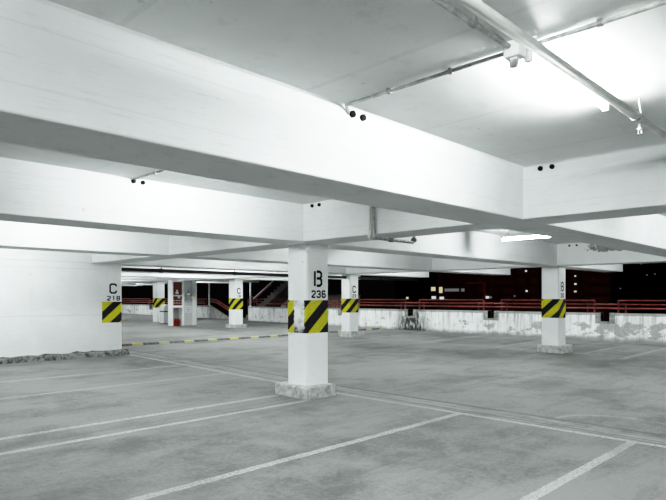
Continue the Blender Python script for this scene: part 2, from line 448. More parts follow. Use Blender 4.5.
bm.faces.new(prev[::-1])
struct('baseboard_left', bm, M['kerb'])
# long walls behind the camera, never in the picture but part of the garage
bm = bmk(); box(bm, -9.3, -9, -9, 46, -0.05, CEIL); struct('wall_rear', bm, M['wall'])
bm = bmk(); box(bm, -9.3, 19.1, 46, 46.3, 0.1, CEIL); struct('wall_far', bm, M['wall'])

# ------------------------------------------------------------------ parapet with drain slots
PX = 19.0
def parapet(name, y0, y1, slots):
    root = None
    segs = []; y = y0
    bm = bmk()
    for c in slots:
        box(bm, PX, PX + 0.22, y, c - 0.13, 0.02, 1.0); box(bm, PX, PX + 0.22, c - 0.13, c + 0.13, 0.02, 0.72)
        y = c + 0.13
    box(bm, PX, PX + 0.22, y, y1, 0.02, 1.0)
    o = struct(name, bm, M['parapet'])
    for c in slots:
        b2 = bmk()
        box(b2, PX - 0.012, PX + 0.23, c - 0.30, c - 0.13, 0.66, 1.008); box(b2, PX - 0.012, PX + 0.23, c + 0.13, c + 0.30, 0.66, 1.008)
        box(b2, PX - 0.012, PX + 0.23, c - 0.13, c + 0.13, 0.66, 0.73)
        new_obj('drain_slot_surround', b2, M['render'], o)
    return o
SLOTS = [2.85, 6.6, 10.6, 14.25, 18.1, 21.6]
par_r = parapet('wall_right', -9, 25.2, SLOTS)
par_l = parapet('wall_right_far', 29.3, 46, [36.1])
# rounded end of the parapet at the stair opening
bm = bmk(); tube(bm, [(PX + 0.11, 25.2, 0.02), (PX + 0.11, 25.2, 1.0)], 0.11, 16); new_obj('rounded_end', bm, M['parapet'], par_r)

# red railing on the parapet: welded loops joined over the drain slots
def railing(name, y0, y1, slots, label):
    root = empty(name, (PX + 0.11, y0, 1.0))
    ends = [y0] + [q for c in slots for q in (c - 0.36, c + 0.36)] + [y1]
    pans = [(ends[i], ends[i+1]) for i in range(0, len(ends), 2)]
    L = root.location
    def loc(p): return (p[0] - L.x, p[1] - L.y, p[2] - L.z)
    xr = PX + 0.11
    for a, b in pans:
        bm = bmk(); tube(bm, [loc((xr, a, 1.0)), loc((xr, a, 1.40)), loc((xr, b, 1.40)), loc((xr, b, 1.0))], 0.032, 8)
        new_obj('outer_loop', bm, M['red_rail'], root)
        bm = bmk(); tube(bm, [loc((xr, a + .22, 1.0)), loc((xr, a + .22, 1.275)), loc((xr, b - .22, 1.275)), loc((xr, b - .22, 1.0))], 0.028, 8)
        new_obj('inner_loop', bm, M['red_rail'], root)
        bm = bmk(); tube(bm, [loc((xr, a + .22, 1.15)), loc((xr, b - .22, 1.15))], 0.028, 8)
        new_obj('lower_rail', bm, M['red_rail'], root)
    for c in slots:
        for z in (1.275, 1.15):
            bm = bmk(); tube(bm, [loc((xr, c - .6, z)), loc((xr, c + .6, z))], 0.028, 8)
            new_obj('linking_rail', bm, M['red_rail'], root)
    return tag(root, label, 'railing')
railing('guard_railing', -6, 24.85, SLOTS, 'red steel railing of looped bars along the long stained parapet with drain slots')
railing('guard_railing', 29.5, 44.5, [36.1], 'red steel railing on the far parapet left of the stairs, behind the red hose cabinet')

# ------------------------------------------------------------------ stencil lettering
GL = {
 'B': [[(0,0),(0,1.55)], [(.26,1.5),(.72,1.5),(.92,1.34),(.92,.98),(.72,.80),(.26,.80)], [(.72,.80),(.95,.62),(.95,.22),(.74,.05),(.26,.05)]],
 'C': [[(.95,1.12),(.95,1.32),(.75,1.5),(.22,1.5),(0,1.32),(0,.22),(.22,.05),(.75,.05),(.95,.22),(.95,.45)]],
 '0': [[(.5,1.5),(.2,1.5),(0,1.3),(0,.25),(.2,.05),(.5,.05),(.75,.05),(.95,.25),(.95,1.3),(.75,1.5),(.5,1.5)]],
 '1': [[(.25,1.25),(.5,1.5),(.5,0)]],
 '2': [[(0,1.15),(0,1.33),(.22,1.5),(.72,1.5),(.95,1.3),(.95,.98),(0,.22),(0,.06),(.98,.06)]],
 '3': [[(0,1.2),(0,1.33),(.2,1.5),(.74,1.5),(.93,1.32),(.93,1.0),(.72,.80),(.35,.80)], [(.72,.80),(.95,.60),(.95,.24),(.74,.05),(.2,.05),(0,.24),(0,.4)]],
 '6': [[(.93,1.25),(.74,1.5),(.22,1.5),(0,1.3),(0,.24),(.22,.05),(.74,.05),(.95,.24),(.95,.64),(.74,.84),(.1,.84)]],
 '8': [[(.5,.8),(.2,.8),(.03,1.0),(.03,1.3),(.22,1.5),(.74,1.5),(.92,1.3),(.92,1.0),(.74,.8),(.5,.8)], [(.74,.8),(.95,.6),(.95,.24),(.74,.05),(.22,.05),(0,.24),(0,.6),(.2,.8)]],
}
def glyph(ch, parent, x, y, z, wd, ht, th):
    """one painted character on a face looking towards -y; (x, z) = its lower left"""
    bm = bmk()
    for line in GL[ch]:
        P = [(x + px * wd, z + pz / 1.55 * ht) for px, pz in line]
        for i, ((ax, az), (bx, bz)) in enumerate(zip(P, P[1:])):
            d = Vector((bx - ax, 0, bz - az)); L = d.length
            if L < 1e-6: continue
            d /= L; nrm = Vector((-d.z, 0, d.x)) * th / 2
            e = d * th * 0.28
            a = Vector((ax, y, az)) - (e if i > 0 else Vector()); b = Vector((bx, y, bz)) + (e if i < len(P) - 2 else Vector())
            off = Vector((0, -0.0002 * (i % 2), 0))
            bm.faces.new([bm.verts.new(q + off) for q in (a + nrm, a - nrm, b - nrm, b + nrm)])
    o = new_obj('stencil_letter' if ch.isalpha() else 'stencil_digit', bm, M['stencil'], parent)
    return o

# ------------------------------------------------------------------ columns
def column(x0, y0, w, d, letter, digits, label, worn=False, ped=(0.08, 0.13, 0.19), band=True, embedded=False, off=0.0, dz=0.0, big=1.0):
    cx, cy = x0 + w/2, y0 + d/2
    g = fz(cx, cy)
    root = empty('concrete_column', (cx, cy, 0))
    root.location.z = g
    tag(root, label, 'column', 'striped parking deck columns')
    bm = bmk()
    ch = 0.022
    a, b = w/2, d/2
    pts = [(-a+ch,-b),(a-ch,-b),(a,-b+ch),(a,b-ch),(a-ch,b),(-a+ch,b),(-a,b-ch),(-a,-b+ch)]
    if embedded: pts = [(-a,-b),(a-ch,-b),(a,-b+ch),(a,b-ch),(a-ch,b),(-a,b)]
    prism(bm, pts, 'z', 0.0, SOFFIT + 0.004 - g)
    new_obj('shaft', bm, M['column'], root)
    if ped:
        bm = bmk(); p = ped
        p = tuple(p) + ((p[0], p[1] + 0.03) if len(p) == 3 else ())
        box(bm, -a - p[0], a + p[4], -b - p[1], b + p[3], -0.03, p[2], 0.018)
        # chipped edges
        random.seed(int(cx * 10 + cy))
        for v in bm.verts: v.co += Vector([random.uniform(-.008, .008) for _ in range(3)])
        new_obj('plinth', bm, M['pedestal'], root)
    if band:
        bm = bmk(); e = 0.004
        P2 = [(p_[0] * (1 + e/a), p_[1] * (1 + e/b)) for p_ in pts]
        z0, z1 = 0.965 - g + dz, 1.456 - g + dz * 0.9
        if embedded:
            P2 = [(-a, -b - e), (a - ch, -b - e), (a + e, -b + ch), (a + e, b - ch)]
        A = [bm.verts.new((p_[0], p_[1], z0)) for p_ in P2]; B = [bm.verts.new((p_[0], p_[1], z1)) for p_ in P2]
        nn = len(P2)
        for i in range(nn - 1 if embedded else nn):
            bm.faces.new((A[i], A[(i+1) % nn], B[(i+1) % nn], B[i]))
        for v in bm.verts: v.co.z += g
        o = new_obj('hazard_band', bm, M['hazard_worn'] if worn else M['hazard'], root)
        o.location.z = -g
    yf = -b - 0.0025
    if letter:
        glyph(letter, root, -a + w*0.34 + off, yf, 1.668 - g + dz, w*0.32, 0.225 * big, 0.040)
    if digits:
        k = len(digits); dw = w*0.15; pitch = w*0.235
        tot = pitch * (k - 1) + dw
        x = (-tot/2 + w*0.02 if k > 2 else -tot/2) + off
        for c in digits:
            glyph(c, root, x, yf, 1.497 - g + dz, dw, 0.10 * big, 0.024); x += pitch
    return root

column(5.765, 6.22, 0.45, 0.45, 'B', '236', 'nearest white column, stencilled B 236 above worn yellow and black stripes, on a grey plinth', worn=True, ped=(0.10, 0.11, 0.175, 0.19, 0.05))
column(14.60, 6.22, 0.45, 0.46, 'B', '30', 'white column on a grey plinth nearest the parapet, stencilled with a B, under the flaking beam')
column(14.63, 13.6, 0.45, 0.42, 'C', '23', 'white striped column stencilled C 23, seen just beyond the big B 236 column')
column(14.70, 20.50, 0.45, 0.44, 'C', '18', 'distant white striped column stencilled C, standing before the outdoor stairs', ped=(0.10, 0.12, 0.15))
column(14.63, 27.2, 0.45, 0.42, None, None, 'farthest white striped column, unlettered, beside the pale grey box bin', ped=None)
column(5.80, WY, 0.49, 0.45, 'C', '218', 'white column at the end of the left wall, stencilled C 218 over a striped panel', ped=None, embedded=True, dz=-0.07, off=0.03)

# ------------------------------------------------------------------ kerb strip across the lane
bm = bmk()
N = 24
xa, xb, yk = 6.3, 18.6, 15.55
rows = []
for i in range(N + 1):
    x = xa + (xb - xa) * i / N; g = fz(x, yk)
    rows.append([bm.verts.new((x, yk + dy, g + dz)) for dy, dz in ((-.10, -.01), (-.07, .05), (-.04, .06), (.04, .06), (.07, .05), (.10, -.01))])
for a, b in zip(rows, rows[1:]):
    for k in range(5): bm.faces.new((a[k], b[k], b[k+1], a[k+1]))
bm.faces.new(rows[0]); bm.faces.new(rows[-1][::-1])
tag(new_obj('speed_bump', bm, M['strip']), 'low black and yellow striped kerb strip running across the lane behind the left wall', 'speed bump')

# ------------------------------------------------------------------ lamps
def make_lamp(L=1.22):
    root = empty('fluorescent_lamp')
    bm = bmk(); box(bm, -L/2, L/2, -0.028, 0.028, -0.030, 0.0, 0.005); new_obj('housing', bm, M['fixture'], root)
    for s in (-1, 1):
        bm = bmk(); box(bm, s*L/2 - 0.02, s*L/2 + 0.02, -0.020, 0.020, -0.085, -0.028, 0.005); new_obj('lamp_holder', bm, M['fixture'], root)
    bm = bmk(); tube(bm, [(-L/2 + 0.02, 0, -0.060), (L/2 - 0.02, 0, -0.060)], 0.017, 12)
    t = new_obj('tube', bm, M['tube'], root)
    return root
proto = make_lamp()
def copy_thing(root):
    r = root.copy(); COL.objects.link(r)
    for c in root.children:
        d = c.copy(); COL.objects.link(d); d.parent = r
    return r
LAMPS = [  # x, y, z of the housing top, turned along y?, label
 (3.475, 1.40, CEIL, 0, 'large lit fluorescent tube on the nearest ceiling bay, beside the cream sprinkler pipe'),
 (10.0, 4.86, 2.665, 1, 'lit fluorescent tube glowing behind the crossing of the two big beams, above the open deck'),
 (3.4, 4.65, CEIL, 0, 'fluorescent lamp in the bay behind the big front beam'),
 (3.4, 8.3, CEIL, 0, 'fluorescent lamp between the second and third beams'),
 (3.4, 11.6, CEIL, 0, 'fluorescent lamp in the bay before the left wall end'),
 (-1.2, 11.6, CEIL, 0, 'added fluorescent lamp brightening the middle of the left wall'),  # extra lamp, added to lift the left wall
 (11.4, 1.2, CEIL, 1, 'fluorescent lamp deep in the bay beyond the near cross beam'),
 (10.0, 8.3, CEIL, 1, 'fluorescent lamp above the lane behind column B 236'),
 (10.0, 11.9, CEIL, 1, 'fluorescent lamp above the lane beside column C 23'),
 (10.0, 15.6, CEIL, 1, 'fluorescent lamp above the black and yellow kerb strip'),
 (10.5, 19.2, CEIL, 1, 'fluorescent lamp in the deep bay before the distant column'),
 (10.5, 23.0, CEIL, 1, 'fluorescent lamp near the red hose cabinet'),
 (10.5, 29.2, CEIL, 1, 'fluorescent lamp near the pale grey bin'),
 (12.6, 19.2, CEIL, 0, 'added fluorescent lamp in the deep bay, brightening the hose cabinet'),  # added to light the cabinet and other front faces at the back
 (12.6, 15.6, CEIL, 0, 'added fluorescent lamp brightening the bay at the right end of the kerb strip'),  # added fill for the dark floor at the back
 (12.0, 26.0, CEIL, 0, 'added fluorescent lamp brightening the pale grey bin'),  # another lamp added to brighten the back area
 (16.9, 41.0, CEIL, 1, 'added fluorescent lamp brightening the deep end of the far parapet railing'),  # added to brighten the far parapet
 (16.9, 8.2, CEIL, 1, 'added fluorescent lamp in the outer bay behind the B column nearest the parapet'),  # added to brighten the deck and parapet in the outer bay
 (16.9, 15.8, CEIL, 1, 'added fluorescent lamp in the outer bay beyond column C 23'),  # added to brighten the deck around column C
 (0.9, 0.5, CEIL, 1, 'added unseen fluorescent lamp on the near ceiling bay above the viewer'),  # unseen fill lamp, added to brighten the cross beam face
 (8.2, 0.7, CEIL, 1, 'added unseen fluorescent lamp beyond the near cross beam outside the picture on the right'),  # unseen fill lamp, added for the beam beyond and the column front
 (16.9, 4.4, CEIL, 1, 'fluorescent lamp in the outer bay beside the near parapet'),
 (16.9, 12.0, CEIL, 1, 'fluorescent lamp in the outer bay beside the mouldy parapet'),
 (16.9, 19.2, CEIL, 1, 'fluorescent lamp in the outer bay before the stairs'),
 (16.9, 26.0, CEIL, 1, 'fluorescent lamp over the stair entrance'),
 (16.9, 37.0, CEIL, 1, 'added fluorescent lamp brightening the far end of the far parapet'),  # added fill for the far parapet end
 (12.0, 33.0, CEIL, 1, 'added fluorescent lamp beyond the farthest striped column'),  # added fill for the bay before the far parapet
 (16.9, 33.0, CEIL, 1, 'fluorescent lamp by the far parapet'),
 (-5.5, 1.0, CEIL, 0, 'fluorescent lamp behind the viewer'),
 (-0.9, 1.40, CEIL, 0, 'fluorescent lamp on the near ceiling bay outside the picture on the left'),
 (1.0, -2.6, CEIL, 0, 'fluorescent lamp behind the viewer in the next bay'),
]
for i, (x, y, z, ry, lab) in enumerate(LAMPS):
    o = proto if i == 0 else copy_thing(proto)
    o.scale = (0.93, 1, 1) if i == 0 else (1, 1, 1)
    o.location = (x, y, z); o.rotation_euler = (0, 0, pi/2 if ry else 0)
    if i == 1: o.scale = (0.8, 1.25, 1.2)
    if (x, y) == (-0.9, 1.40): o.scale = (0.55, 1, 1)
    tag(o, lab, 'lamp', 'ceiling fluorescent lamps')
    if z < CEIL - 0.01:
        for s in (-0.45, 0.45):
            bm = bmk(); tube(bm, [(s, 0, 0), (s, 0, (CEIL - z) / 1.2)], 0.005, 6); new_obj('hanger_rod', bm, M['metal'], o)

# ------------------------------------------------------------------ pipes and conduits
def clip(parent, p, d, r):
    """saddle clip round a pipe at p running along d"""
    bm = bmk(); p = Vector(p); d = Vector(d)
    tube(bm, [p - d*0.012, p + d*0.012], r, 12)
    s = d.cross(Vector((0,0,1))).normalized()
    tube(bm, [p, p + Vector((0,0,1))*(CEIL - p.z)], r*0.55, 6)
    return new_obj('pipe_clip', bm, M['pipe_grey'], parent)

c = empty('cable_conduit', (2.87, 1.2, 2.81))
def rel(o, p): return (p[0] - o.location.x, p[1] - o.location.y, p[2] - o.location.z)
bm = bmk(); tube(bm, [rel(c, (2.87, -0.37, 2.824)), rel(c, (2.87, 2.70, 2.824)), rel(c, (2.93, 2.74, 2.79))], 0.0125, 10)
new_obj('pipe', bm, M['pipe_grey'], c, True)
for y in (2.32, 1.86, 1.02, 0.62):
    bm = bmk(); q = Vector(rel(c, (2.87, y, 2.824))); tube(bm, [q - Vector((0,.012,0)), q + Vector((0,.012,0))], 0.019, 10)
    box(bm, q.x - .016, q.x + .016, q.y - .01, q.y + .01, q.z, q.z + 0.025)
    new_obj('pipe_clip', bm, M['metal'], c)
tag(c, 'thin grey conduit crossing the near ceiling square to the cream pipe', 'conduit')

c = empty('cable_conduit', (1.0, 1.445, 2.81))
bm = bmk(); tube(bm, [rel(c, (-2.5, 1.445, 2.812)), rel(c, (2.80, 1.445, 2.812))], 0.014, 10)
new_obj('pipe', bm, M['pipe_grey'], c, True)
for x in (2.42, 1.5, 0.4):
    bm = bmk(); q = Vector(rel(c, (x, 1.445, 2.812))); tube(bm, [q - Vector((.012,0,0)), q + Vector((.012,0,0))], 0.021, 10)
    box(bm, q.x - .01, q.x + .01, q.y - .016, q.y + .016, q.z, q.z + 0.028)
    new_obj('pipe_clip', bm, M['metal'], c)
tag(c, 'thin grey conduit running beside the cream pipe to the junction box', 'conduit')

j = empty('junction_box', (2.80, 1.43, CEIL))
bm = bmk(); box(bm, -0.03, 0.055, -0.045, 0.045, -0.085, 0.0, 0.006); new_obj('box_body', bm, M['fixture'], j)
bm = bmk(); box(bm, -0.02, 0.0, -0.13, -0.03, -0.03, -0.012, 0.003); new_obj('bracket', bm, M['fixture'], j)
bm = bmk(); box(bm, -0.01, 0.02, -0.02, 0.02, -0.135, -0.08, 0.004); new_obj('cable_gland', bm, M['fixture'], j)
tag(j, 'small white junction box where the conduits meet the big lamp', 'junction box')

c = empty('sprinkler_pipe', (2.0, 1.255, 2.72))
bm = bmk(); tube(bm, [rel(c, (-2.5, 1.255, 2.72)), rel(c, (5.57, 1.255, 2.72))], 0.027, 14); new_obj('pipe', bm, M['pipe_white'], c, True)
bm = bmk(); q = Vector(rel(c, (4.27, 1.255, 2.72)))
tube(bm, [q, q + Vector((0,0,-.06))], 0.014, 8); tube(bm, [q + Vector((0,0,-.06)), q + Vector((0,0,-.075))], 0.024, 10); tube(bm, [q + Vector((0,-.01,-.075)), q + Vector((0,-.012,-.10))], 0.006, 6)
tube(bm, [q + Vector((0,.01,-.075)), q + Vector((0,.012,-.10))], 0.006, 6); tube(bm, [q + Vector((0,0,-.10)), q + Vector((0,0,-.104))], 0.02, 10)
new_obj('sprinkler_head', bm, M['metal'], c)
for x in (4.18, 1.9, -0.6):
    bm = bmk(); q = Vector(rel(c, (x, 1.255, 2.72)))
    tube(bm, [q + Vector((0.012, 0, -.029)), q + Vector((0.012, -.034, 0)), q + Vector((0.012, -.02, .07)), q + Vector((0.0, -.02, CEIL - 2.72))], 0.006, 6)
    tube(bm, [q + Vector((-.02,0,0)), q + Vector((.02,0,0))], 0.031, 12)
    new_obj('pipe_hanger', bm, M['metal'], c)
tag(c, 'chipped cream sprinkler pipe with a small hanging head, under the nearest ceiling', 'pipe')

c = empty('cable_conduit', (3.0, 4.7, 2.81))
bm = bmk(); tube(bm, [rel(c, (3.0, 3.30, 2.824)), rel(c, (3.0, 6.10, 2.824))], 0.0125, 10); new_obj('pipe', bm, M['pipe_grey'], c, True)
bm = bmk(); q = Vector(rel(c, (3.0, 5.6, 2.824))); tube(bm, [q - Vector((0,.012,0)), q + Vector((0,.012,0))], 0.019, 10); new_obj('pipe_clip', bm, M['metal'], c)
tag(c, 'thin grey conduit ending at two black holes high on the second beam', 'conduit')

# drop pipe wrapping under the cross beam
c = empty('drain_pipe', (5.55, 4.85, 2.3))
bm = bmk(); tube(bm, [rel(c, (5.535, 4.80, 2.84)), rel(c, (5.535, 4.80, 2.30))], 0.016, 10); tube(bm, [rel(c, (5.535, 4.80, 2.36)), rel(c, (5.535, 4.80, 2.24))], 0.026, 10)
new_obj('white_drop_pipe', bm, M['pipe_white'], c, True)
bm = bmk(); tube(bm, [rel(c, (5.535, 4.735, 2.84)), rel(c, (5.535, 4.735, 2.27)), rel(c, (5.56, 4.735, 2.255)), rel(c, (6.40, 4.76, 2.255)), rel(c, (6.42, 4.76, 2.28)), rel(c, (6.42, 4.76, 2.345))], 0.021, 10)
new_obj('wrapping_pipe', bm, M['pipe_grey'], c, True)
for p in ((5.9, 4.745, 2.255), (6.42, 4.76, 2.29)):
    bm = bmk(); q = Vector(rel(c, p)); tube(bm, [q - Vector((0.03,0,0)), q + Vector((0.03,0,0))], 0.031, 10)
    new_obj('coupling', bm, M['metal'], c)
tag(c, 'grey pipe dropping down the cross beam and wrapping under it right of column B 236', 'pipe')

# long black pipe behind the left wall end
c = empty('overhead_pipe', (10, 13.8, 2.2))
bm = bmk(); tube(bm, [rel(c, (5.0, 13.80, 2.20)), rel(c, (14.2, 13.80, 2.20)), rel(c, (18.9, 13.80, 2.20))], 0.045, 12); new_obj('pipe', bm, M['pipe_black'], c, True)
for x in (7.55, 9.9, 12.4, 16.5):
    bm = bmk(); q = Vector(rel(c, (x, 13.80, 2.20))); tube(bm, [q - Vector((.04,0,0)), q + Vector((.04,0,0))], 0.056, 12); tube(bm, [q, q + Vector((0,0,SOFFIT - 2.20))], 0.012, 6)
    new_obj('pipe_hanger', bm, M['pipe_black'], c)
tag(c, 'long black pipe hung under the beams beyond the left wall end', 'pipe')

# ------------------------------------------------------------------ hose cabinet, sign pillar and bin at the back
YC = 23.6
G = fz(14.2, YC)
p = empty('sign_pillar', (14.42, YC, G))
bm = bmk(); box(bm, -0.35, 0.09, 0, 0.5, 0, SOFFIT - G); new_obj('shaft', bm, M['pillar'], p)
bm = bmk(); box(bm, 0.09, 0.35, 0.035, 0.5, 0, SOFFIT - G); new_obj('pilaster', bm, M['column'], p)
def sign_poly(pts, mat, name, parent, dy):     # flat on the front; pts = (x, z)
    bm = bmk(); prism(bm, pts, 'y', -dy - 0.012, -dy); return new_obj(name, bm, mat, parent)
zc = 1.58 - G; r = 0.27; xc = -0.13
d = sign_poly([(xc, zc - r), (xc + 0.215, zc), (xc, zc + r), (xc - 0.215, zc)], M['sign_blue'], 'diamond_sign', p, 0.0)
sign_poly([(xc - .10, zc + .03), (xc + .10, zc + .03), (xc + .06, zc + .12), (xc - .06, zc + .12)], M['sign_white'], 'sign_figure', d, 0.014)
sign_poly([(xc - .06, zc - .07), (xc + .06, zc - .07), (xc + .06, zc), (xc - .06, zc)], M['sign_yellow'], 'sign_emblem', d, 0.014)
sign_poly([(xc - .2, zc - 0.27), (xc + .2, zc - 0.27), (xc + .2, zc - 0.12), (xc - .2, zc - 0.12)], M['sign_blue'], 'sign_plate', p, 0.014)
sign_poly([(xc - .2, zc - 0.325), (xc + .2, zc - 0.325), (xc + .2, zc - 0.295), (xc - .2, zc - 0.295)], M['sign_grey'], 'sign_bar', p, 0.0)
sign_poly([(0.16, zc - 0.06), (0.24, zc - 0.06), (0.24, zc + 0.02), (0.16, zc + 0.02)], M['sign_yellow'], 'yellow_mark', p, -0.035)
nt = sign_poly([(xc - .18, zc - 0.80), (xc + .18, zc - 0.80), (xc + .18, zc - 0.48), (xc - .18, zc - 0.48)], M['sign_white'], 'notice_plate', p, 0.0)
for k in range(3):
    sign_poly([(xc - .12, zc - .58 - .08*k), (xc + .10, zc - .58 - .08*k), (xc + .10, zc - .555 - .08*k), (xc - .12, zc - .555 - .08*k)], M['sign_grey'], 'printed_line', nt, 0.014)
tag(p, 'white pillar carrying a blue-grey diamond sign beside the red hose cabinet', 'pillar')

h = empty('hose_cabinet', (13.71, YC, G))
HT = 2.02
def hb(name, x0, x1, y0, y1, z0, z1, mat, parent=h, bev=0.006):
    bm = bmk(); box(bm, x0, x1, y0, y1, z0, z1, bev); return new_obj(name, bm, mat, parent)
hb('side_panel', -0.27, -0.20, -0.02, 0.35, 0, HT, M['fixture'])
hb('side_panel', 0.25, 0.352, -0.02, 0.35, 0, HT + 0.1, M['fixture'])
hb('back_panel', -0.20, 0.25, 0.28, 0.35, 0, HT, M['recess'])
hb('top_panel', -0.27, 0.25, -0.02, 0.35, HT, HT + 0.07, M['fixture'])
hb('shelf', -0.20, 0.25, -0.02, 0.28, 0.84, 0.94, M['fixture'])
hb('shelf', -0.20, 0.25, -0.03, 0.28, 1.36, 1.42, M['sign_white'])
rd = hb('hose_door', -0.195, 0.245, -0.01, 0.26, 1.42, HT, M['red_box'])
hb('door_emblem', -0.09, 0.07, -0.016, -0.008, 1.47, 1.56, M['sign_white'], rd, 0.002)
hb('door_emblem', -0.05, 0.03, -0.016, -0.008, 1.56, 1.66, M['sign_white'], rd, 0.002)
hb('yellow_tag', -0.19, -0.12, -0.04, -0.03, 1.37, 1.41, M['sign_yellow'], h, 0.002)
hb('white_seal', 0.03, 0.14, -0.03, -0.008, 1.27, 1.38, M['sign_white'], h, 0.004)
rd2 = hb('lower_door', -0.195, 0.245, -0.01, 0.26, 0.94, 1.36, M['red_box'])
for k in range(5):
    for q in range(2): hb('vent_hole', -0.155 + k*0.085, -0.125 + k*0.085, -0.014, -0.008, 1.03 + q*0.12, 1.065 + q*0.12, M['sign_white'], rd2, 0.001)
tag(h, 'white framed cabinet with two red fire hose doors beside the sign pillar', 'cabinet')
for k, xx in enumerate((0.14, -0.03)):
    e = empty('fire_extinguisher', (13.71 + xx, YC + 0.12, G))
    bm = bmk(); tube(bm, [(0,0,0), (0,0,0.22), (0,0,0.27), (0,0,0.29)], [0.075, 0.075, 0.055, 0.03], 14); new_obj('cylinder_body', bm, M['red_ext'], e, False)
    bm = bmk(); box(bm, -0.05, 0.05, -0.03, 0.03, 0.29, 0.33, 0.006); new_obj('valve', bm, M['red_ext'], e)
    bm = bmk(); tube(bm, [(0.05,0,0.31), (0.085,-0.02,0.26), (0.083,-0.03,0.10)], 0.010, 8); new_obj('hose', bm, M['black'], e)
    tag(e, 'small red extinguisher at the foot of the white cabinet, ' + ('nearer the sign pillar' if k == 0 else 'farther from the sign pillar'), 'fire extinguisher', 'extinguishers in the cabinet')

b = empty('waste_bin', (14.28, 25.6, fz(14.28, 25.6)))
bm = bmk(); box(bm, -0.24, 0.24, -0.2, 0.2, 0.03, 0.58, 0.01); new_obj('bin_body', bm, M['bin'], b)
bm = bmk(); box(bm, -0.25, 0.25, -0.215, 0.2, 0.58, 0.63, 0.004); new_obj('dark_band', bm, M['black'], b)
bm = bmk(); prism(bm, [(0.24, 0.63), (-0.24, 0.63), (-0.24, 0.83), (-0.12, 0.95), (0.24, 0.95)], 'y', -0.2, 0.2); new_obj('hood', bm, M['bin'], b)
bm = bmk(); box(bm, 0.12, 0.21, -0.206, -0.19, 0.70, 0.86, 0.003); new_obj('slot', bm, M['black'], b)
bm = bmk(); box(bm, -0.22, 0.22, -0.18, 0.18, -0.01, 0.03); new_obj('base', bm, M['black'], b)
tag(b, 'pale grey box bin with a black band and slot before the farthest striped column', 'bin')

# ------------------------------------------------------------------ stairs outside the parapet opening
st = empty('outdoor_staircase', (19.8, 26.2, 0.2))
def sl(p): return rel(st, p)
def sbox(bm, x0, x1, y0, y1, z0, z1):
    a = sl((x0, y0, z0)); b_ = sl((x1, y1, z1)); box(bm, a[0], b_[0], a[1], b_[1], a[2], b_[2])
bm = bmk(); sbox(bm, 19.25, 21.8, 25.3, 29.3, 0.02, 0.2); new_obj('landing', bm, M['stairs'], st)
# flight going up towards the viewer's side
bm = bmk(); nst = 14
for k in range(nst):
    y1 = 26.3 - 0.27 * k
    sbox(bm, 19.45, 20.6, y1 - 0.29, y1, 0.2 + 0.155 * k - 0.02, 0.2 + 0.155 * (k + 1))
new_obj('upper_steps', bm, M['stair_dark'], st)
bm = bmk()
prism(bm, [sl((0, 26.3, 0.2))[1:], sl((0, 22.5, 2.40))[1:], sl((0, 22.5, 2.1))[1:], sl((0, 26.3, -0.05))[1:]], 'x', sl((19.46, 0, 0))[0], sl((20.6, 0, 0))[0])
new_obj('upper_soffit', bm, M['stair_dark'], st)
bm = bmk(); tube(bm, [sl((19.38, 25.3, 1.42)), sl((19.38, 22.7, 2.86))], 0.028, 8); new_obj('white_handrail', bm, M['fixture'], st)
bm = bmk(); tube(bm, [sl((20.65, 26.9, 1.35)), sl((20.65, 25.3, 2.25))], 0.05, 8)
tube(bm, [sl((19.5, 25.9, .2)), sl((19.5, 25.9, 1.35)), sl((19.5, 25.6, 1.55)), sl((19.5, 25.2, 1.45)), sl((19.5, 25.1, 1.05))], 0.04, 8)
tube(bm, [sl((19.5, 25.7, .2)), sl((19.5, 25.7, 1.15)), sl((19.5, 25.45, 1.30)), sl((19.5, 25.2, 1.25))], 0.04, 8)
new_obj('red_handrail', bm, M['red_rail'], st)
# flight going down
bm = bmk()
for k in range(12):
    y1 = 29.0 - 0.27 * k
    sbox(bm, 20.4, 21.6, y1 - 0.29, y1, 0.2 - 0.155 * (k + 1) - 0.1, 0.2 - 0.155 * k)
new_obj('lower_steps', bm, M['stairs'], st)
bm = bmk()
prism(bm, [sl((0, 29.3, 1.0))[1:], sl((0, 27.3, 0.30))[1:], sl((0, 27.3, -0.4))[1:], sl((0, 29.3, 0.0))[1:]], 'x', sl((19.2, 0, 0))[0], sl((19.32, 0, 0))[0])
new_obj('sloping_side_wall', bm, M['stairs'], st)
bm = bmk()
for dz in (0.0, -0.14):
    tube(bm, [sl((19.28, 29.3, 1.38 + dz)), sl((19.28, 28.7, 1.34 + dz)), sl((19.28, 27.0, 0.72 + dz)), sl((19.28, 26.9, 0.72 + dz))], 0.045, 8)
new_obj('lower_red_handrail', bm, M['red_rail'], st)
bm = bmk(); sbox(bm, 19.3, 19.75, 26.95, 27.35, 0.0, 3.0); new_obj('pillar', bm, M['stairs'], st)
tag(st, 'outdoor concrete staircase with red and white handrails beyond the parapet opening', 'staircase')

for y, lab in ((29.12, 'thin white post at the far parapet end, left of the stairs'), (25.1, 'thin white post on the parapet end, right of the stairs')):
    c = empty('white_post', (PX + 0.045, y, 1.0))
    bm = bmk(); tube(bm, [(0,0,0), (0,0,CEIL - 1.0)], 0.05, 10); new_obj('pole', bm, M['fixture'], c, True)
    bm = bmk(); tube(bm, [(0,0,0), (0,0,0.03)], 0.09, 12); new_obj('base_plate', bm, M['fixture'], c)
    tag(c, lab, 'post')
